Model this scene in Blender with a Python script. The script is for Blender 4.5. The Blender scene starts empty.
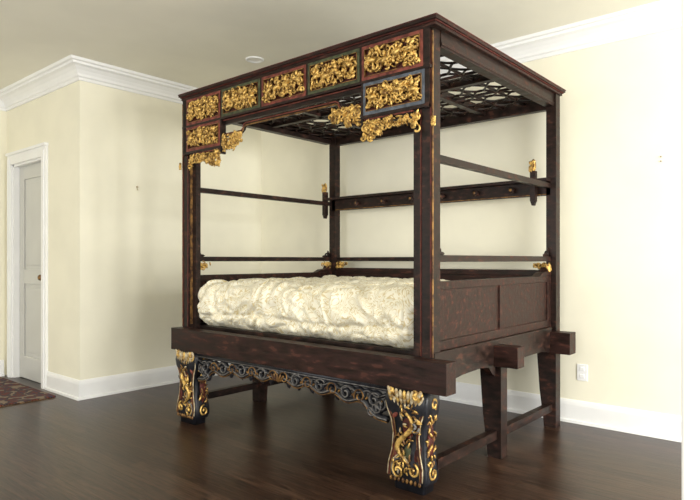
import bpy, bmesh, math, random
from mathutils import Vector, Matrix, noise
S=bpy.context.scene
try:
    S.view_settings.view_transform='Standard'
except Exception: pass

# ---------------- materials ----------------
def newmat(name):
    m=bpy.data.materials.new(name); m.use_nodes=True
    nt=m.node_tree; b=nt.nodes['Principled BSDF']
    return m,nt,b
def mat(name,c,rough=.5,metal=0,c2=None,scale=8,bump=0,stretch=(1,1,1),spec=None,lo=.35,hi=.65,wear=None):
    m,nt,b=newmat(name)
    b.inputs['Roughness'].default_value=rough; b.inputs['Metallic'].default_value=metal
    if spec is not None: b.inputs['Specular IOR Level'].default_value=spec
    tc=nt.nodes.new('ShaderNodeTexCoord'); mp=nt.nodes.new('ShaderNodeMapping'); mp.inputs['Scale'].default_value=stretch
    nt.links.new(tc.outputs['Object'],mp.inputs[0])
    n=nt.nodes.new('ShaderNodeTexNoise'); n.inputs['Scale'].default_value=scale; n.inputs['Detail'].default_value=6
    nt.links.new(mp.outputs[0],n.inputs['Vector'])
    r=nt.nodes.new('ShaderNodeValToRGB')
    c2=c2 or tuple(x*.95 for x in c)
    r.color_ramp.elements[0].position=lo; r.color_ramp.elements[1].position=hi
    r.color_ramp.elements[0].color=(*c2,1); r.color_ramp.elements[1].color=(*c,1)
    if wear:
        e=r.color_ramp.elements.new(hi+.05); e.color=(*wear,1)
    nt.links.new(n.outputs['Fac'],r.inputs[0]); nt.links.new(r.outputs[0],b.inputs['Base Color'])
    if bump:
        bp=nt.nodes.new('ShaderNodeBump'); bp.inputs['Strength'].default_value=bump; bp.inputs['Distance'].default_value=.01
        nt.links.new(n.outputs['Fac'],bp.inputs['Height']); nt.links.new(bp.outputs[0],b.inputs['Normal'])
        mr=nt.nodes.new('ShaderNodeMapRange'); mr.inputs[1].default_value=.3; mr.inputs[2].default_value=.7
        mr.inputs[3].default_value=rough-.08; mr.inputs[4].default_value=rough+.15
        nt.links.new(n.outputs['Fac'],mr.inputs[0]); nt.links.new(mr.outputs[0],b.inputs['Roughness'])
    return m
M_wall=mat('wall_paint',(.87,.835,.68),.7,scale=3,spec=.2)
M_ceil=mat('ceiling_paint',(.88,.855,.74),.8,scale=2,spec=.1)
M_white=mat('white_trim',(.88,.88,.87),.4,scale=4)
M_door_shaded=mat('white_door_shaded',(.60,.60,.57),.4,scale=4)  # white door; the shade on it is put into this greyer base colour
M_wood=mat('dark_lacquer',(.026,.013,.010),.38,c2=(.008,.005,.004),scale=16,stretch=(1,1,2),bump=.12,spec=.22,wear=(.060,.024,.016),hi=.6)
M_wood2=mat('brown_lacquer',(.034,.014,.011),.40,c2=(.013,.007,.005),scale=9,stretch=(1,4,4),bump=.18,spec=.2,wear=(.070,.026,.018),hi=.6)
M_gold=mat('gilt',(.78,.51,.15),.36,.5,c2=(.14,.065,.015),scale=38,lo=.36,hi=.56)
M_goldd=mat('worn_gilt',(.34,.18,.05),.45,.4,c2=(.06,.025,.012),scale=26)
M_pale=mat('pale_gilt',(.66,.58,.40),.5,.1,c2=(.30,.19,.07),scale=40)
M_red=mat('red_lacquer',(.24,.062,.042),.5,c2=(.09,.02,.014),scale=30,spec=.3)
M_redb=mat('red_background',(.11,.020,.014),.6,c2=(.035,.009,.007),scale=24,spec=.3)
M_green=mat('green_lacquer',(.085,.095,.045),.5,c2=(.035,.04,.02),scale=30,spec=.3)
M_blue=mat('blue_lacquer',(.125,.145,.18),.5,c2=(.06,.07,.085),scale=30,spec=.3)
M_black=mat('blue_black_lacquer',(.020,.021,.027),.34,c2=(.008,.008,.010),scale=20,spec=.3)
M_grey=mat('worn_grey_edge',(.20,.19,.18),.4,c2=(.045,.04,.04),scale=35)

# floor
M_floor,nt,b=newmat('dark_oak_floor')
tc=nt.nodes.new('ShaderNodeTexCoord')
br=nt.nodes.new('ShaderNodeTexBrick'); br.inputs['Scale'].default_value=1
br.inputs['Brick Width'].default_value=1.3; br.inputs['Row Height'].default_value=.085; br.inputs['Mortar Size'].default_value=.0018
br.inputs['Color1'].default_value=(.023,.013,.009,1); br.inputs['Color2'].default_value=(.044,.025,.017,1); br.inputs['Mortar'].default_value=(.005,.003,.002,1)
br.offset=.37
nt.links.new(tc.outputs['Object'],br.inputs['Vector'])
mp=nt.nodes.new('ShaderNodeMapping'); mp.inputs['Scale'].default_value=(1.5,24,1); nt.links.new(tc.outputs['Object'],mp.inputs[0])
n=nt.nodes.new('ShaderNodeTexNoise'); n.inputs['Scale'].default_value=3; n.inputs['Detail'].default_value=8; n.inputs['Distortion'].default_value=1.2
nt.links.new(mp.outputs[0],n.inputs['Vector'])
r=nt.nodes.new('ShaderNodeValToRGB'); r.color_ramp.elements[0].position=.3; r.color_ramp.elements[0].color=(.38,.37,.36,1); r.color_ramp.elements[1].position=.75; r.color_ramp.elements[1].color=(2.2,2.0,1.85,1)
nt.links.new(n.outputs['Fac'],r.inputs[0])
mx=nt.nodes.new('ShaderNodeMixRGB'); mx.blend_type='MULTIPLY'; mx.inputs[0].default_value=1
nt.links.new(br.outputs['Color'],mx.inputs[1]); nt.links.new(r.outputs[0],mx.inputs[2]); nt.links.new(mx.outputs[0],b.inputs['Base Color'])
b.inputs['Roughness'].default_value=.28; b.inputs['Specular IOR Level'].default_value=.28
bp=nt.nodes.new('ShaderNodeBump'); bp.inputs['Strength'].default_value=.25; bp.inputs['Distance'].default_value=.004
nt.links.new(n.outputs['Fac'],bp.inputs['Height']); nt.links.new(bp.outputs[0],b.inputs['Normal'])

# fabric : ivory satin with pale-gold scrolling foliage
M_fab,nt,b=newmat('cream_damask')
tc=nt.nodes.new('ShaderNodeTexCoord')
n=nt.nodes.new('ShaderNodeTexNoise'); n.inputs['Scale'].default_value=7; n.inputs['Detail'].default_value=1.0; n.inputs['Distortion'].default_value=3.0
nt.links.new(tc.outputs['Object'],n.inputs['Vector'])
r=nt.nodes.new('ShaderNodeValToRGB'); cr=r.color_ramp
base=(.90,.86,.71,1); gg=(.66,.55,.31,1)
cr.elements[0].position=.0; cr.elements[0].color=base
cr.elements[1].position=1; cr.elements[1].color=base
for p,c in ((.37,base),(.385,gg),(.405,gg),(.42,base),(.50,base),(.512,gg),(.535,gg),(.55,base),(.62,base),(.635,gg),(.655,gg),(.67,base)):
    e=cr.elements.new(p); e.color=c
nt.links.new(n.outputs['Fac'],r.inputs[0]); nt.links.new(r.outputs[0],b.inputs['Base Color'])
b.inputs['Roughness'].default_value=.32; b.inputs['Specular IOR Level'].default_value=.6

# rug
M_rug,nt,b=newmat('persian_rug')
tc=nt.nodes.new('ShaderNodeTexCoord')
v=nt.nodes.new('ShaderNodeTexVoronoi'); v.inputs['Scale'].default_value=14; nt.links.new(tc.outputs['Object'],v.inputs['Vector'])
r=nt.nodes.new('ShaderNodeValToRGB'); cr=r.color_ramp; cr.interpolation='CONSTANT'
cr.elements[0].position=0; cr.elements[0].color=(.02,.02,.05,1); cr.elements[1].position=.7; cr.elements[1].color=(.20,.15,.10,1)
for p,c in ((.25,(.10,.02,.015,1)),(.5,(.04,.025,.03,1))):
    e=cr.elements.new(p); e.color=c
nt.links.new(v.outputs['Distance'],r.inputs[0]); nt.links.new(r.outputs[0],b.inputs['Base Color']); b.inputs['Roughness'].default_value=.95

# ---------------- mesh helpers ----------------
COL=S.collection
def finish(name,bm,m,parent=None,smooth=False,bevel=0):
    bmesh.ops.recalc_face_normals(bm,faces=bm.faces)
    me=bpy.data.meshes.new(name); bm.to_mesh(me); bm.free()
    me.materials.append(m)
    if smooth:
        for p in me.polygons: p.use_smooth=True
    o=bpy.data.objects.new(name,me); COL.objects.link(o)
    if parent: o.parent=parent
    if bevel:
        md=o.modifiers.new('bev','BEVEL'); md.width=bevel; md.segments=2; md.limit_method='ANGLE'
    return o
def box(bm,x0,x1,y0,y1,z0,z1):
    vs=[bm.verts.new(p) for p in ((x0,y0,z0),(x1,y0,z0),(x1,y1,z0),(x0,y1,z0),(x0,y0,z1),(x1,y0,z1),(x1,y1,z1),(x0,y1,z1))]
    for f in ((0,3,2,1),(4,5,6,7),(0,1,5,4),(1,2,6,5),(2,3,7,6),(3,0,4,7)): bm.faces.new([vs[i] for i in f])
def prism(bm,poly,axis,a,b_):
    f=(lambda p,t:(t,p[0],p[1])) if axis=='x' else (lambda p,t:(p[0],t,p[1]))
    A=[bm.verts.new(f(p,a)) for p in poly]; B=[bm.verts.new(f(p,b_)) for p in poly]
    bm.faces.new(A); bm.faces.new(B[::-1])
    n=len(poly)
    for i in range(n): bm.faces.new((A[i],A[(i+1)%n],B[(i+1)%n],B[i]))
def tube(bm,pts,rad,n=6):
    rings=[]; k=len(pts)
    pts=[Vector(p) for p in pts]
    up=None
    for i,p in enumerate(pts):
        t=(pts[min(i+1,k-1)]-pts[max(i-1,0)])
        if t.length<1e-9: t=Vector((1,0,0))
        t.normalize()
        if up is None:
            up=Vector((0,0,1)) if abs(t.z)<.8 else Vector((0,1,0))
        a=t.cross(up)
        if a.length<1e-4: a=t.orthogonal()
        a.normalize(); c=a.cross(t).normalized(); up=c
        rr=rad[i] if isinstance(rad,(list,tuple)) else rad
        rings.append([bm.verts.new(p+rr*(math.cos(q)*a+math.sin(q)*c)) for q in [2*math.pi*j/n for j in range(n)]])
    for i in range(k-1):
        for j in range(n):
            bm.faces.new((rings[i][j],rings[i][(j+1)%n],rings[i+1][(j+1)%n],rings[i+1][j]))
    bm.faces.new(rings[0][::-1]); bm.faces.new(rings[-1])
def ell(bm,c,U,V,N,ru,rv,rn,seg=8,rg=5):
    top=bm.verts.new(c+N*rn); bot=bm.verts.new(c-N*rn); R=[]
    for i in range(1,rg):
        th=math.pi*i/rg; s=math.sin(th); z=math.cos(th)
        R.append([bm.verts.new(c+U*(ru*s*math.cos(2*math.pi*j/seg))+V*(rv*s*math.sin(2*math.pi*j/seg))+N*(rn*z)) for j in range(seg)])
    for j in range(seg):
        k=(j+1)%seg
        bm.faces.new((top,R[0][j],R[0][k])); bm.faces.new((bot,R[-1][k],R[-1][j]))
        for i in range(len(R)-1): bm.faces.new((R[i][j],R[i+1][j],R[i+1][k],R[i][k]))
class Fr:
    def __init__(s,O,U,V,N): s.O=Vector(O);s.U=Vector(U);s.V=Vector(V);s.N=Vector(N)
    def p(s,u,v,h=0): return s.O+s.U*u+s.V*v+s.N*h
def scroll(bm,fr,u,v,R,th,turns,sgn,r0,r1,h=0.006,n=6,steps=14):
    pts=[];rad=[]
    for i in range(steps+1):
        t=i/steps; a=th+sgn*turns*2*math.pi*t; R_=R*(1-.8*t)
        pts.append(fr.p(u+R_*math.cos(a),v+R_*math.sin(a),h+.008*t)); rad.append(r0+(r1-r0)*t)
    tube(bm,pts,rad,n)
def leaf(bm,fr,u,v,a,L,W,h,T=.007):
    U=fr.U*math.cos(a)+fr.V*math.sin(a); V=-fr.U*math.sin(a)+fr.V*math.cos(a)
    ell(bm,fr.p(u,v,h),U,V,fr.N,L,W,T,8,6)
def carve(bm,fr,w,h,seed,n,sz=.02,dep=.012,inside=None):
    R=random.Random(seed)
    for k in range(3):
        v0=h*(.25+.25*k); ph=R.random()*6
        pts=[fr.p(w*(.04+.92*i/24),v0+h*.13*math.sin(ph+i*.75),dep*.5+.003*math.sin(i*1.3)) for i in range(25)]
        if inside is None: tube(bm,pts,.0042,5)
    for i in range(n):
        for _ in range(20):
            u=R.uniform(sz*.6,w-sz*.6); v=R.uniform(sz*.6,h-sz*.6)
            if inside is None or inside(u/w,v/h): break
        else: continue
        t=R.random()
        if t<.38: scroll(bm,fr,u,v,sz*R.uniform(.45,.9),R.random()*6.3,R.uniform(.6,1.2),R.choice((-1,1)),sz*.17,sz*.25,R.uniform(.002,dep),5,9)
        elif t<.88:
            leaf(bm,fr,u,v,R.random()*3.14,sz*R.uniform(.45,.95),sz*R.uniform(.14,.26),R.uniform(.002,dep),sz*.28)
        else: leaf(bm,fr,u,v,0,sz*.33,sz*.33,dep,sz*.36)

# ---------------- room ----------------
CH=2.78
XL,YH,YB,XW,XR,YF=-4.83,2.24,4.2,-6.4,3.0,-3.0
bm=bmesh.new(); box(bm,XW-.12,XR+.12,YF-.12,YB+.12,-.1,0); finish('floor',bm,M_floor)
bm=bmesh.new(); box(bm,XW-.12,XR+.12,YF-.12,YB+.12,CH,CH+.1); finish('ceiling',bm,M_ceil)
bm=bmesh.new(); box(bm,XL-.12,XR+.12,YB,YB+.12,0,CH); finish('wall_back',bm,M_wall)
bm=bmesh.new(); box(bm,XL-.12,XL,YH,YB,0,CH); finish('wall_left',bm,M_wall)
DX0,DX1,DZ=-6.24,-5.53,2.08
bm=bmesh.new(); box(bm,XW,DX0,YH,YH+.12,0,CH); box(bm,DX1,XL-.12,YH,YH+.12,0,CH); box(bm,DX0,DX1,YH,YH+.12,DZ,CH); finish('wall_hall',bm,M_wall)
bm=bmesh.new(); box(bm,XW-.12,XW,YF,YH+.12,0,CH); finish('wall_far_left',bm,M_wall)
def winwall(name,axis,c0,c1,a0,a1,w0,w1,z0,z1):
    bm=bmesh.new()
    def bb(p,q,s,t):
        if axis=='x': box(bm,c0,c1,p,q,s,t)
        else: box(bm,p,q,c0,c1,s,t)
    bb(a0,w0,0,CH); bb(w1,a1,0,CH); bb(w0,w1,0,z0); bb(w0,w1,z1,CH)
    finish(name,bm,M_wall)
winwall('wall_right','x',XR,XR+.12,YF,YB,.2,3.4,.45,2.4)
winwall('wall_front','y',YF-.12,YF,XW-.12,XR+.12,-4.6,.2,.45,2.4)
def window(name,axis,c,w0,w1,z0,z1,n):
    bm=bmesh.new()
    def bb(p,q,s,t,d=.03):
        if axis=='x': box(bm,c-d,c+d,p,q,s,t)
        else: box(bm,p,q,c-d,c+d,s,t)
    bb(w0,w1,z0,z0+.05,.05); bb(w0,w1,z1-.05,z1,.05)
    for i in range(n+1):
        x=w0+(w1-w0-.05)*i/n; bb(x,x+.05,z0+.05,z1-.05)
    bb(w0,w1,(z0+z1)/2-.02,(z0+z1)/2+.02,.02)
    finish(name,bm,M_white)
window('window_1','x',XR+.07,.2,3.4,.45,2.4,3)
window('window_2','y',YF-.07,-4.6,.2,.45,2.4,4)

def sweep(name,path,prof,m,closed=False):
    bm=bmesh.new(); n=len(path); rings=[]
    P=[Vector(p) for p in path]
    def nr(a,b): d=(b-a).normalized(); return Vector((d.y,-d.x))
    for i in range(n):
        if closed or 0<i<n-1:
            n1=nr(P[i-1],P[i]); n2=nr(P[i],P[(i+1)%n]); mm=(n1+n2)/(1+n1.dot(n2))
        elif i==0: mm=nr(P[0],P[1])
        else: mm=nr(P[-2],P[-1])
        rings.append([bm.verts.new((P[i].x+mm.x*o,P[i].y+mm.y*o,z)) for o,z in prof])
    k=len(prof)
    for i in range(n if closed else n-1):
        A=rings[i];B=rings[(i+1)%n]
        for j in range(k): bm.faces.new((A[j],A[(j+1)%k],B[(j+1)%k],B[j]))
    if not closed: bm.faces.new(rings[0]); bm.faces.new(rings[-1][::-1])
    return finish(name,bm,m)
cp=[(0,CH),(0,CH-.15),(.014,CH-.15),(.018,CH-.128),(.03,CH-.12),(.034,CH-.10),(.05,CH-.075),(.075,CH-.052),(.10,CH-.042),(.104,CH-.026),(.122,CH-.02),(.13,CH)]
loop=[(XW,YH),(XL,YH),(XL,YB),(XR,YB),(XR,YF),(XW,YF)]
sweep('trim_1',loop,cp,M_white,True)
bp_=[(0,0),(.03,0),(.028,.018),(.016,.022),(.016,.125),(.012,.145),(.006,.158),(0,.16)]
sweep('baseboard_room',[(-5.44,YH),(XL,YH),(XL,YB),(XR,YB),(XR,YF),(XW,YF),(XW,YH-.03)],bp_,M_white)

# door
bm=bmesh.new()
for a,b_ in ((DX0-.09,DX0),(DX1,DX1+.09)):
    box(bm,a,b_,YH-.022,YH,0,DZ+.09)
    box(bm,a+.015,b_-.03,YH-.03,YH-.022,0,DZ+.06)
box(bm,DX0,DX1,YH-.022,YH,DZ,DZ+.09)
box(bm,DX0-.1,DX1+.1,YH-.035,YH,DZ+.09,DZ+.115)
box(bm,DX0,DX0+.02,YH,YH+.1,0,DZ); box(bm,DX1-.02,DX1,YH,YH+.1,0,DZ); box(bm,DX0,DX1,YH,YH+.1,DZ-.02,DZ)
finish('trim_2',bm,M_white)
door=bpy.data.objects.new('door_1',None); COL.objects.link(door)
bm=bmesh.new(); x0,x1=DX0+.02,DX1-.02; y=YH+.05
box(bm,x0,x1,y+.012,y+.035,0.005,DZ-.02)
for a,b_ in ((x0,x0+.11),(x1-.11,x1)): box(bm,a,b_,y,y+.012,.005,DZ-.02)
for a,b_ in ((.005,.22),(.92,1.06),(1.93,DZ-.02)): box(bm,x0+.11,x1-.11,y,y+.012,a,b_)
for a,b_ in ((.26,.88),(1.10,1.89)): box(bm,x0+.15,x1-.15,y+.004,y+.012,a,b_)
finish('slab',bm,M_door_shaded,door,bevel=.004)
bm=bmesh.new(); ell(bm,Vector((x1-.055,y-.05,.99)),Vector((1,0,0)),Vector((0,0,1)),Vector((0,1,0)),.028,.028,.022,14,10)
tube(bm,[(x1-.055,y-.04,.99),(x1-.055,y,.99)],.01,10); finish('knob',bm,M_goldd,door,True)

bm=bmesh.new(); box(bm,-.33,.06,1.7,1.95,0,CH); finish('column',bm,M_white,bevel=.006)

def plate(name,c,w=.07,h=.115):
    bm=bmesh.new()
    box(bm,c[0]-w/2,c[0]+w/2,c[1]-.006,c[1],c[2]-h/2,c[2]+h/2)
    for dz in (-.025,.025): box(bm,c[0]-.016,c[0]+.016,c[1]-.009,c[1]-.006,c[2]+dz-.013,c[2]+dz+.013)
    finish(name,bm,M_white,bevel=.002)
plate('electrical_outlet',(-1.43,YB,.36))
bm=bmesh.new()
for dz in (0,.028): tube(bm,[(-.93,YB,1.79+dz),(-.93,YB-.008,1.79+dz)],.004,8)
finish('picture_hook',bm,M_goldd)
bm=bmesh.new(); tube(bm,[(XL,2.75,1.80),(XL+.01,2.75,1.80)],.009,10); tube(bm,[(XL,2.75,1.785),(XL+.014,2.75,1.772)],.005,8)
finish('wall_hook',bm,M_pale)
bm=bmesh.new()
cx,cy=-3.68,3.13
def ring(bm,cx,cy,prof,n=32):
    R=[[bm.verts.new((cx+r*math.cos(2*math.pi*j/n),cy+r*math.sin(2*math.pi*j/n),z)) for j in range(n)] for r,z in prof]
    for i in range(len(R)-1):
        for j in range(n): bm.faces.new((R[i][j],R[i][(j+1)%n],R[i+1][(j+1)%n],R[i+1][j]))
    bm.faces.new(R[-1])
ring(bm,cx,cy,[(.075,CH),(.075,CH-.006),(.06,CH-.012),(.055,CH-.004),(.04,CH-.003)])
finish('recessed_ceiling_light',bm,M_white,smooth=True)

# rug
bm=bmesh.new(); box(bm,-6.36,-5.07,-.2,2.15,.001,.012); rug=finish('rug',bm,M_rug)
bm=bmesh.new()
for i in range(110):
    yy=-.19+i*.0212; box(bm,-5.07,-5.04,yy,yy+.007,.001,.006)
finish('fringe',bm,M_goldd,rug)

# ---------------- bed ----------------
bed=bpy.data.objects.new('canopy_bed',None); COL.objects.link(bed)
MX=lambda x:-5.25-x
FX=lambda x:-5.21-x
W=bmesh.new(); W2=bmesh.new(); G=bmesh.new(); GD=bmesh.new()
RD=bmesh.new(); RB=bmesh.new(); GR=bmesh.new(); BL=bmesh.new(); BK=bmesh.new(); PL=bmesh.new(); GY=bmesh.new(); RS=bmesh.new()
BX0,BX1=-1.61,-1.54
for s in (0,1):
    q=(lambda a,b:(a,b)) if s==0 else (lambda a,b:(MX(b),MX(a)))
    a,b_=q(-1.63,-1.56); box(W,a,b_,2.46,2.53,.60,2.30)
    if s==0:
        box(W,-1.68,-1.638,2.47,2.515,.66,1.90)
        box(GD,-1.638,-1.631,2.466,2.50,.67,1.90)
    else:
        box(W,-3.612,-3.57,2.492,2.53,.66,1.90)
        box(GD,-3.62,-3.612,2.475,2.51,.67,1.90)
    a,b_=q(-1.563,-1.557); box(GD,a,b_,2.458,2.464,.67,2.28)
    a,b_=q(-1.63,-1.625); box(RS,a,b_,2.455,2.46,.67,1.90)
    a,b_=q(-1.574,-1.566); box(RS,a,b_,2.456,2.46,.67,2.28)
    a,b_=q(BX0,BX1) if s==0 else (-3.655,-3.585); box(W,a,b_,4.0,4.07,.60,2.30)
    a,b_=q(-1.612,-1.577)
    box(W,a,b_,2.53,4.0,1.14,1.175)
    box(W,a,b_,2.53,4.0,1.648,1.683)
    a,b_=q(-1.62,-1.585); box(W2,a,b_,2.53,4.0,.70,1.03)
    a2,b2=q(-1.63,-1.575); box(W2,a2,b2,2.53,4.0,1.0,1.04); box(W2,a2,b2,2.53,4.0,.69,.74)
    for yy in (2.53,3.22,3.94): box(W2,a2,b2,yy,yy+.06,.74,1.0)
    prism(W2,[(3.80,1.04),(4.0,1.04),(4.0,1.10),(3.95,1.10),(3.93,1.07),(3.86,1.065)],'x',a2,b2)
    a,b_=q(-1.645,-1.555); box(W,a,b_,2.47,3.96,.60,.69)
    pl=[(2.47,.60),(2.47,.50),(2.54,.50),(2.62,.53),(2.75,.545),(2.95,.55),(3.04,.54),(3.08,.50),(3.12,.48),(3.12,.60)]
    a,b_=q(-1.60,-1.555); prism(W,pl,'x',a,b_)
    prism(W,[(3.2,.60),(3.2,.52),(3.3,.54),(3.8,.54),(3.92,.52),(3.95,.60)],'x',a,b_)
    for y0,y1 in ((3.14,3.22),(3.97,4.05)):
        f=(lambda x:x) if s==0 else MX
        poly=[(f(-1.665),.53),(f(-1.53),.53),(f(-1.53),0),(f(-1.615),0),(f(-1.62),.06),(f(-1.645),.25)]
        prism(W,poly,'y',y0,y1)
    a,b_=q(-1.60,-1.555); box(W,a,b_,2.50,3.97,.11,.16)
box(W2,-3.715,-1.435,2.38,2.47,.510,.665)
box(W2,-3.78,-1.41,3.10,3.19,.54,.66)
box(W2,-3.80,-1.42,3.93,4.04,.515,.66)
for i in range(7): box(W,-3.60,-1.64,2.52+i*.2,2.66+i*.2,.64,.68)
box(W,-3.60,-1.60,4.02,4.05,1.14,1.175)
box(W2,-3.60,-1.60,4.02,4.05,.70,1.07); box(W2,-3.60,-1.60,4.01,4.06,1.04,1.08)
# shelf
box(W,-3.62,-1.58,4.0,4.03,1.60,1.70)
box(W,-3.65,-1.58,3.93,4.03,1.695,1.715)
box(GD,-3.58,-1.61,3.996,4.0,1.605,1.61)
for i in range(6):
    x=-3.3+i*.29
    tube(W,[(x,4.0,1.65),(x,3.97,1.65),(x,3.965,1.65),(x,3.95,1.65),(x,3.945,1.65)],[.012,.012,.022,.022,.012],12)
    ell(GD,Vector((x,3.944,1.65)),Vector((1,0,0)),Vector((0,0,1)),Vector((0,-1,0)),.011,.011,.004,10,6)
for x in (-1.68,-3.66):
    box(W,x-.018,x+.018,3.93,3.97,1.56,1.77)
    prism(W,[(x-.018,1.56),(x+.018,1.56),(x+.008,1.53),(x-.008,1.53)],'y',3.935,3.965)
    fr=Fr((x-.022,3.932,1.76),(1,0,0),(0,0,1),(0,-1,0)); carve(G,fr,.044,.09,int(-x*100),16,.018,.008)
    ell(G,Vector((x,3.95,1.81)),Vector((1,0,0)),Vector((0,1,0)),Vector((0,0,1)),.018,.018,.045,10,8)
def bracket(fr,w,h,seed): carve(G,fr,w,h,seed,34,.024,.012,lambda u,v: v>1-(1.1-u)*1.0)
bracket(Fr((-3.58,4.018,1.068),(1,0,0),(0,0,1),(0,-1,0)),.15,.07,5)
bracket(Fr((-1.61,4.018,1.068),(-1,0,0),(0,0,1),(0,-1,0)),.13,.07,6)
for k,(yy,dy) in enumerate(((2.53,1),(4.0,-1))):
    bracket(Fr((-3.64,yy,1.063),(0,dy,0),(0,0,1),(1,0,0)),.16,.075,7+k)
    if k: bracket(Fr((-1.585,yy,1.065),(0,dy,0),(0,0,1),(1,0,0)),.12,.07,9+k)
for X in (-1.595,-3.655):
    for yy,dy in ((2.53,1),(4.0,-1)):
        fr=Fr((X,yy,1.175),(0,dy,0),(0,0,1),(1,0,0))
        scroll(W,fr,.035,.018,.02,0,1,1,.008,.006,0); leaf(W,fr,.015,.025,1.4,.04,.016,0); leaf(W,fr,.05,.008,0,.05,.012,0)

# canopy
def frame(bm,x0,x1,y0,y1,z0,z1,t):
    box(bm,x0,x1,y0,y0+t,z0,z1); box(bm,x0,x1,y1-t,y1,z0,z1)
    box(bm,x0,x0+t,y0+t,y1-t,z0,z1); box(bm,x1-t,x1,y0+t,y1-t,z0,z1)
frame(W2,-3.685,-1.515,2.42,4.11,2.320,2.338,.10)
frame(RS,-3.680,-1.525,2.432,4.10,2.314,2.320,.09)
frame(W2,-3.675,-1.53,2.438,4.09,2.298,2.314,.09)
frame(RS,-3.687,-1.513,2.418,4.112,2.335,2.340,.02)
for s in (0,1):
    q=(lambda a,b:(a,b)) if s==0 else (lambda a,b:(MX(b),MX(a)))
    a,b_=q(-1.615,-1.555); box(W,a,b_,2.53,4.0,2.215,2.298)
    a,b_=q(-1.555,-1.55); box(W2,a,b_,2.53,4.0,2.225,2.24)
box(W,-3.6,-1.57,4.01,4.06,2.20,2.298)
zc=2.262
for x in (-3.07,-2.10): box(W,x-.022,x+.022,2.5,4.02,zc-.025,zc+.03)
box(W,-3.6,-1.6,3.245,3.285,zc-.025,zc+.03)
L=bmesh.new()
x0,x1,y0,y1=-3.64,-1.60,2.53,4.02
nrow=10
for j in range(nrow+1):
    yc=y0+(y1-y0)*j/nrow
    for sg in (-1,1):
        pts=[]
        for i in range(121):
            x=x0+(x1-x0)*i/120; y=yc+sg*.08*math.sin(2*math.pi*(x-x0)/.34)
            y=min(max(y,y0),y1); pts.append((x,y,zc))
        tube(L,pts,.008,5)
    if j%3==1: box(L,x0,x1,yc-.006,yc+.006,zc-.008,zc+.008)
for i in range(13):
    x=x0+(x1-x0)*i/12; box(L,x-.005,x+.005,y0,y1,zc-.008,zc+.008)
finish('roof_lattice',L,M_wood,bed,True)

# frieze
P=[(-3.615+i*.405,-3.615+i*.405+.390) for i in range(5)]
box(W,-3.66,-1.57,2.462,2.49,2.095,2.30)
box(W,-3.665,-1.56,2.44,2.475,2.292,2.30); box(W,-3.665,-1.56,2.438,2.475,2.094,2.108)
for i in range(6):
    x=-3.6225+i*.405; box(W,x-.0075,x+.0075,2.443,2.475,2.108,2.292)
def panel(x0,x1,z0,z1,fm,seed,back=RB):
    t=.018
    box(fm,x0,x1,2.441,2.462,z0,z0+t); box(fm,x0,x1,2.441,2.462,z1-t,z1)
    box(fm,x0,x0+t,2.441,2.462,z0+t,z1-t); box(fm,x1-t,x1,2.441,2.462,z0+t,z1-t)
    box(back,x0+t,x1-t,2.457,2.462,z0+t,z1-t)
    g=.003
    for a,b_,c,d in ((x0+t,x1-t,z0+t,z0+t+g),(x0+t,x1-t,z1-t-g,z1-t),(x0+t,x0+t+g,z0+t,z1-t),(x1-t-g,x1-t,z0+t,z1-t)):
        box(GD,a,b_,2.438,2.447,c,d)
    fr=Fr((x0+t-.004,2.452,z0+t-.004),(1,0,0),(0,0,1),(0,-1,0))
    w=x1-x0-2*t+.008;h=z1-z0-2*t+.008
    carve(G,fr,w,h,seed,118,.028,.024)
    R=random.Random(seed+50)
    for k in range(4):
        u=w*(.15+.23*k)+R.uniform(-.01,.01); v=h*R.uniform(.4,.6)
        leaf(G,fr,u,v,R.uniform(-.5,.5),.032,.015,.022,.014)
        leaf(G,fr,u+.024,v+.024,.9,.019,.009,.026,.010)
        leaf(G,fr,u+.002,v+.035,1.5,.018,.009,.028,.010)
        leaf(G,fr,u-.02,v-.025,1.3,.02,.006,.022,.007); leaf(G,fr,u+.018,v-.025,1.8,.02,.006,.022,.007)
for i,((a,b_),fm) in enumerate(zip(P,(RD,GR,RD,GR,RD))): panel(a,b_,2.108,2.292,fm,10+i)
panel(-1.985,-1.595,1.922,2.094,BL,31); panel(FX(-1.595),FX(-1.985),1.922,2.094,RD,32)
for q in (lambda a,b:(a,b), lambda a,b:(FX(b),FX(a))):
    a,b_=q(-1.985,-1.57); box(W,a,b_,2.462,2.49,1.905,2.095); box(W,a,b_,2.44,2.475,1.904,1.922)
    a,b_=q(-2.0,-1.985); box(W,a,b_,2.44,2.478,1.865,2.098)
    a,b_=q(-1.595,-1.57); box(W,a,b_,2.442,2.475,1.90,2.292)
    a,b_=q(-1.975,-1.68); box(W,a,b_,2.455,2.475,1.875,1.904)
    a,b_=q(-1.985,-1.67); box(RD,a,b_,2.448,2.456,1.897,1.904)
box(W,-3.66,-3.63,2.442,2.475,1.90,2.292)
def br_(sx,x,seed):
    fr=Fr((x,2.452,1.775),(sx,0,0),(0,0,1),(0,-1,0))
    f=lambda u,v: v>(.05+.5*min(1,abs(u-.08)*2.2)) if u<.6 else v>.52-.55*max(0,(u-.86))/.14
    carve(G,fr,.375,.125,seed,150,.027,.018,f)
br_(1,-1.995,41); br_(-1,FX(-1.995),42)
for sx,x in ((1,-1.56),(-1,MX(-1.56))):
    fr=Fr((x,2.452,1.80),(sx,0,0),(0,0,1),(0,-1,0)); carve(G,fr,.022,.06,3,5,.015,.01)
box(W,-3.21,-2.0,2.462,2.485,2.06,2.096)
box(RD,-3.21,-2.0,2.455,2.462,2.086,2.091)
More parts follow.
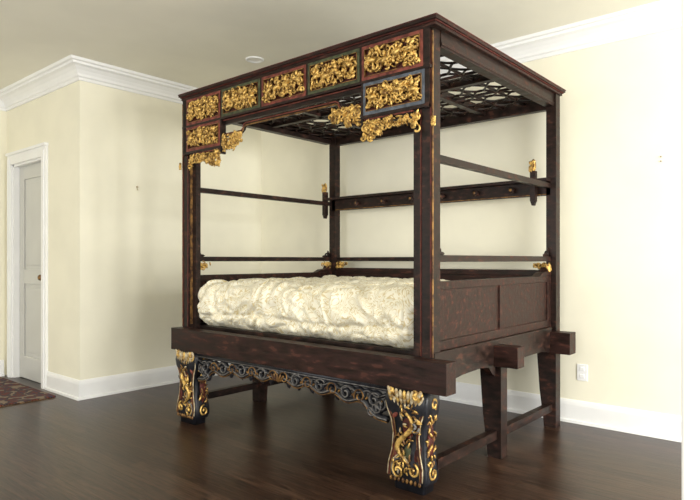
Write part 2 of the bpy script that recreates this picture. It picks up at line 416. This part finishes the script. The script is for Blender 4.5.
def bead(bm,dz,r,y):
    pts=[(-3.21,y,1.985+dz),(-3.03,y,1.985+dz),(-3.01,y,2.0+dz),(-3.0,y,2.022+dz),(-2.98,y,2.032+dz),(-2.2,y,2.032+dz),(-2.18,y,2.022+dz),(-2.17,y,2.0+dz),(-2.15,y,1.985+dz),(-1.99,y,1.985+dz)]
    tube(bm,pts,r,6)
bead(W,.006,.013,2.47); bead(GD,-.007,.0045,2.460); bead(RD,.008,.004,2.458)
for sx,x,sd in ((-1,-1.998,51),(1,FX(-1.998),52)):
    fr=Fr((x,2.455,1.865),(sx,0,0),(0,0,1),(0,-1,0))
    carve(G,fr,.23,.135,sd,110,.028,.022,lambda u,v: v>.08+.75*u*u*.6 and (u<.75 or v>.4) )
# front legs
def leg(mir):
    sec=[(.515,-1.795,-1.565,2.41,2.52),(.48,-1.805,-1.552,2.392,2.525),(.44,-1.805,-1.55,2.386,2.525),(.40,-1.795,-1.555,2.39,2.525),(.35,-1.770,-1.568,2.402,2.52),
         (.28,-1.758,-1.577,2.41,2.515),(.20,-1.765,-1.573,2.405,2.52),(.13,-1.785,-1.56,2.395,2.525),(.07,-1.79,-1.557,2.392,2.525),(.045,-1.78,-1.565,2.40,2.52),(.04,-1.765,-1.575,2.41,2.51),(0,-1.76,-1.58,2.41,2.51)]
    rings=[]; F=(lambda x:-5.23-x) if mir else (lambda x:x)
    for z,a,b_,c,d in sec:
        if mir: a,b_=F(b_),F(a)
        ch=.016; ps=[(a+ch,c),(b_-ch,c),(b_-ch*.3,c+ch*.3),(b_,c+ch),(b_,d-ch),(b_-ch,d),(a+ch,d),(a,d-ch),(a,c+ch),(a+ch*.3,c+ch*.3)]
        rings.append([BK.verts.new((x,y,z)) for x,y in ps])
    n=10
    for i in range(len(rings)-1):
        for j in range(n): BK.faces.new((rings[i][j],rings[i][(j+1)%n],rings[i+1][(j+1)%n],rings[i+1][j]))
    BK.faces.new(rings[0]); BK.faces.new(rings[-1][::-1])
    sx=-1 if mir else 1; k_=.87
    fr=Fr((F(-1.805),2.402,0),(sx*k_,0,0),(0,0,1),(0,-1,0))
    # overlapping wing feathers at the shoulder, sweeping toward the outer side
    for tier,(v0,L_) in enumerate(((.462,.036),(.482,.032),(.500,.026))):
        for k in range(9):
            u=.045+k*.026; a=-1.57+.55*(k-4)/4*-1
            leaf(PL if (k+tier)%3 else G,fr,u,v0-.018*math.cos((k-4)*.35),a,L_,.0125,.010+.005*tier,.007)
    scroll(G,fr,.225,.485,.028,2,1.1,-1,.006,.007,.018,6,16)
    scroll(G,fr,.055,.490,.022,1,1.1,1,.005,.006,.018,6,16)
    leaf(RS,fr,.16,.33,1.5,.07,.042,-.004,.010); leaf(RD,fr,.075,.375,.7,.03,.014,.003,.008); leaf(RS,fr,.225,.20,1.3,.055,.022,-.001,.008); leaf(RD,fr,.07,.17,1.6,.05,.015,-.001,.008)
    leaf(GR,fr,.15,.19,1.2,.045,.026,-.003,.008)
    for bmm,off,rr in ((PL,0,.0035),(RS,.009,.004),(GD,.018,.003)):
        pts=[(.012+off,.44),(.02+off,.40),(.045+off,.35),(.058+off,.28),(.05+off,.20),(.028+off,.13),(.026+off,.07)]
        tube(bmm,[fr.p(u,v,.002+.012*(abs(v-.27)/.2)**2) for u,v in pts],rr,6)
        tube(bmm,[fr.p(.29-u*.95,v,.002+.012*(abs(v-.27)/.2)**2) for u,v in pts],rr,6)
    pts=[];rad=[]
    for i in range(30):
        t=i/29; v=.40-.27*t; u=.145+.05*math.sin(t*7.0); pts.append(fr.p(u,v,.008+.005*math.sin(t*3))); rad.append(.006+.008*math.sin(t*math.pi))
    tube(G,pts,rad,8)
    R=random.Random(77+mir)
    for i in range(90):
        t=R.random(); v=.43-.34*t; u=.145+.05*math.sin(t*7.0)+R.uniform(-.075,.075)
        if .06<u<.24: leaf((G,GD,G,PL,GD)[i%5],fr,u,v,R.random()*3,R.uniform(.010,.024),.005,R.uniform(.004,.016),.006)
    scroll(G,fr,.10,.10,.045,1.5,1.3,1,.006,.008,.010,6,22)
    scroll(GY,fr,.10,.10,.06,1.5,.9,1,.004,.004,.010,6,18)
    scroll(G,fr,.205,.115,.035,1.5,1.2,-1,.006,.007,.010,6,20)
    scroll(GY,fr,.21,.33,.03,0,1.2,-1,.006,.007,.008,6,20)
    scroll(GD,fr,.09,.25,.028,0,1.2,1,.005,.006,.006,6,20)
    for k in range(8): leaf(GD,fr,.05+k*.028,.056,1.57,.013,.010,.012,.007)
    fs=Fr((F(-1.562),2.40,0),(0,.85,0),(0,0,1),(sx,0,0))
    if mir: fs=Fr((F(-1.795),2.40,0),(0,.85,0),(0,0,1),(1,0,0))
    scroll(G,fs,.07,.10,.04,1.5,1.3,1,.006,.007,.002,6,20); scroll(G,fs,.07,.44,.035,-1,1.2,1,.006,.007,.006,6,20)
    leaf(RS,fs,.07,.26,1.57,.11,.03,-.011,.012)
    for i in range(34):
        u=R.uniform(.03,.12); v=R.uniform(.14,.42); leaf(G if i%3 else GD,fs,u,v,R.random()*3,R.uniform(.012,.024),.006,R.uniform(-.008,.004),.007)
leg(0); leg(1)
# apron
xc=-2.61
box(BK,-3.43,-1.79,2.405,2.43,.478,.512)
box(GY,-3.43,-1.79,2.400,2.406,.484,.489)
for sg in (-1,1):
    fr=Fr((xc,2.418,0),(sg,0,0),(0,0,1),(0,-1,0))
    def vine(pts2,r,bmm=BK,h=0):
        tube(bmm,[fr.p(u,v,h) for u,v in pts2],r,6)
    low=[]
    for i in range(61):
        u=.81*i/60; v=.432-.055*(u/.78)**2+.014*math.sin(u*2*math.pi/.195)
        if u>.66: v-= (u-.66)*.35
        low.append((u,v))
    vine(low,.018); vine(low,.0035,GY,.018); vine([(u,v-.014) for u,v in low],.003,GD,.012)
    mid=[(u,.47-.02*(u/.78)+.010*math.sin(u*2*math.pi/.13)) for u,_ in low]
    vine(mid,.012); vine(mid,.003,GY,.012)
    for k in range(8):
        u=.05+k*.097; v=.448-.03*(u/.78)**2
        scroll(BK,fr,u,v,.042,.5 if k%2 else 3.6,1.25,1 if k%2 else -1,.015,.013,0,6,18)
        scroll(GY if k%2 else GD,fr,u,v,.042,.5 if k%2 else 3.6,1.25,1 if k%2 else -1,.0035,.0035,.015,5,18)
        leaf(GD,fr,u+.045,v-.005,.8,.012,.006,.012,.006)
        leaf(BK,fr,u+.02,v-.03,1.2 if k%2 else 2,.034,.018,0,.01)
    for k in range(3):
        scroll(BK,fr,.71+.03*k,.365+.02*k,.036,1,1.2,-1,.014,.012,0,6,18)
        scroll(GY,fr,.71+.03*k,.365+.02*k,.036,1,1.2,-1,.0035,.0035,.014,5,18)
leafR=Fr((xc,2.405,0),(1,0,0),(0,0,1),(0,-1,0))
for k in range(5): leaf(GD,leafR,(k-2)*.02,.445,1.57+(2-k)*.35,.026,.008,.01,.007)

finish('dark_frame',W,M_wood,bed,bevel=.003); finish('brown_boards',W2,M_wood2,bed,bevel=.004)
finish('gilt_carvings',G,M_gold,bed,True); finish('gilt_lines',GD,M_goldd,bed)
finish('red_frames',RD,M_red,bed); finish('red_stripes',RS,M_redb,bed); finish('carving_ground',RB,M_redb,bed); finish('green_frames',GR,M_green,bed); finish('blue_frame',BL,M_blue,bed)
finish('carved_legs_and_apron',BK,M_black,bed,True); finish('pale_gilt_edging',PL,M_pale,bed,True); finish('scroll_edging',GY,M_grey,bed,True)

# ---------------- comforter ----------------
bm=bmesh.new()
nx,ny,nz=300,120,70
RR=.12
hx,hy,hz=.975,.735,.158; c=Vector((-2.65,3.24,.832))
s_=lambda a:(1 if a>=0 else -1)
idx={}
def cv(i,j,k):
    key=(i,j,k)
    if key in idx: return idx[key]
    p=Vector((2*i/nx-1,2*j/ny-1,2*k/nz-1))
    A=[abs(p.x)*hx,abs(p.y)*hy,abs(p.z)*hz]; H=(hx,hy,hz)
    d=Vector([max(0,A[t]-(H[t]-RR))/RR for t in range(3)])
    L2=(d.x**2.2+d.y**2.2+d.z**2.2)**(1/2.2) if d.length>0 else 0
    f=max(d)/L2 if L2>0 else 0
    q=Vector([s_(p[t])*(min(A[t],H[t]-RR)+d[t]*f*RR) for t in range(3)])
    nrm=Vector([s_(p[t])*d[t] for t in range(3)])
    if nrm.length>0: nrm.normalize()
    w=Vector((q.x,q.y,q.z))
    big=noise.noise(w*3.5+Vector((3,1,7)))*.016
    warp=Vector((noise.noise(w*4),noise.noise(w*4+Vector((9,9,9))),noise.noise(w*4+Vector((5,2,1)))))*.14
    ww=w+warp; ww=Vector((ww.x*1.6,ww.y*1.1,ww.z*.8))
    f1=noise.noise(ww*5.5); f2=noise.noise(ww*11+Vector((4,4,4)))
    e1=math.sqrt(f1*f1+.002); e2=math.sqrt(f2*f2+.003)
    disp=big+.085*min(e1,.42)-.016+.030*min(e2,.4)
    if p.y<0: disp-=.018*math.exp(-((w.z+.055+.012*math.sin(w.x*6))/.016)**2)
    if p.z<-.6 : disp*=max(.2,1-(-p.z-.6)*1.8)
    if abs(p.x)>.9: disp*=.5
    if p.z>.9: disp*=.75
    q=q+nrm*disp
    q.x=max(min(q.x,.962),-.96)
    q.y=max(q.y,-.764)
    idx[key]=bm.verts.new(q+c); return idx[key]
for i in range(nx):
    for j in range(ny):
        for k in (0,nz):
            bm.faces.new((cv(i,j,k),cv(i+1,j,k),cv(i+1,j+1,k),cv(i,j+1,k)))
    for k in range(nz):
        for j in (0,ny): bm.faces.new((cv(i,j,k),cv(i+1,j,k),cv(i+1,j,k+1),cv(i,j,k+1)))
for j in range(ny):
    for k in range(nz):
        for i in (0,nx): bm.faces.new((cv(i,j,k),cv(i,j+1,k),cv(i,j+1,k+1),cv(i,j,k+1)))
finish('comforter',bm,M_fab,smooth=True)

# ---------------- lights ----------------
def area(name,loc,rot,sx,sy,e,col):
    l=bpy.data.lights.new(name,'AREA'); l.shape='RECTANGLE'; l.size=sx; l.size_y=sy; l.energy=e; l.color=col
    o=bpy.data.objects.new(name,l); o.location=loc; o.rotation_euler=rot; COL.objects.link(o)
area('window_daylight',(XR-.05,1.8,1.42),(0,math.radians(90),0),1.9,3.1,400,(1,.995,.97))
area('window_daylight.001',(-2.2,YF+.05,1.42),(math.radians(90),0,0),4.7,1.9,145,(1,.99,.97))
w=bpy.data.worlds.new('World'); S.world=w; w.use_nodes=True
w.node_tree.nodes['Background'].inputs[0].default_value=(.85,.92,1,1); w.node_tree.nodes['Background'].inputs[1].default_value=1.0

cam=bpy.data.cameras.new('camera'); co=bpy.data.objects.new('camera',cam); COL.objects.link(co)
co.location=(0,0,1.15); co.rotation_euler=(math.radians(90),0,math.radians(40.4)); cam.lens=30.19; cam.sensor_width=36; cam.shift_y=.0143
S.camera=co
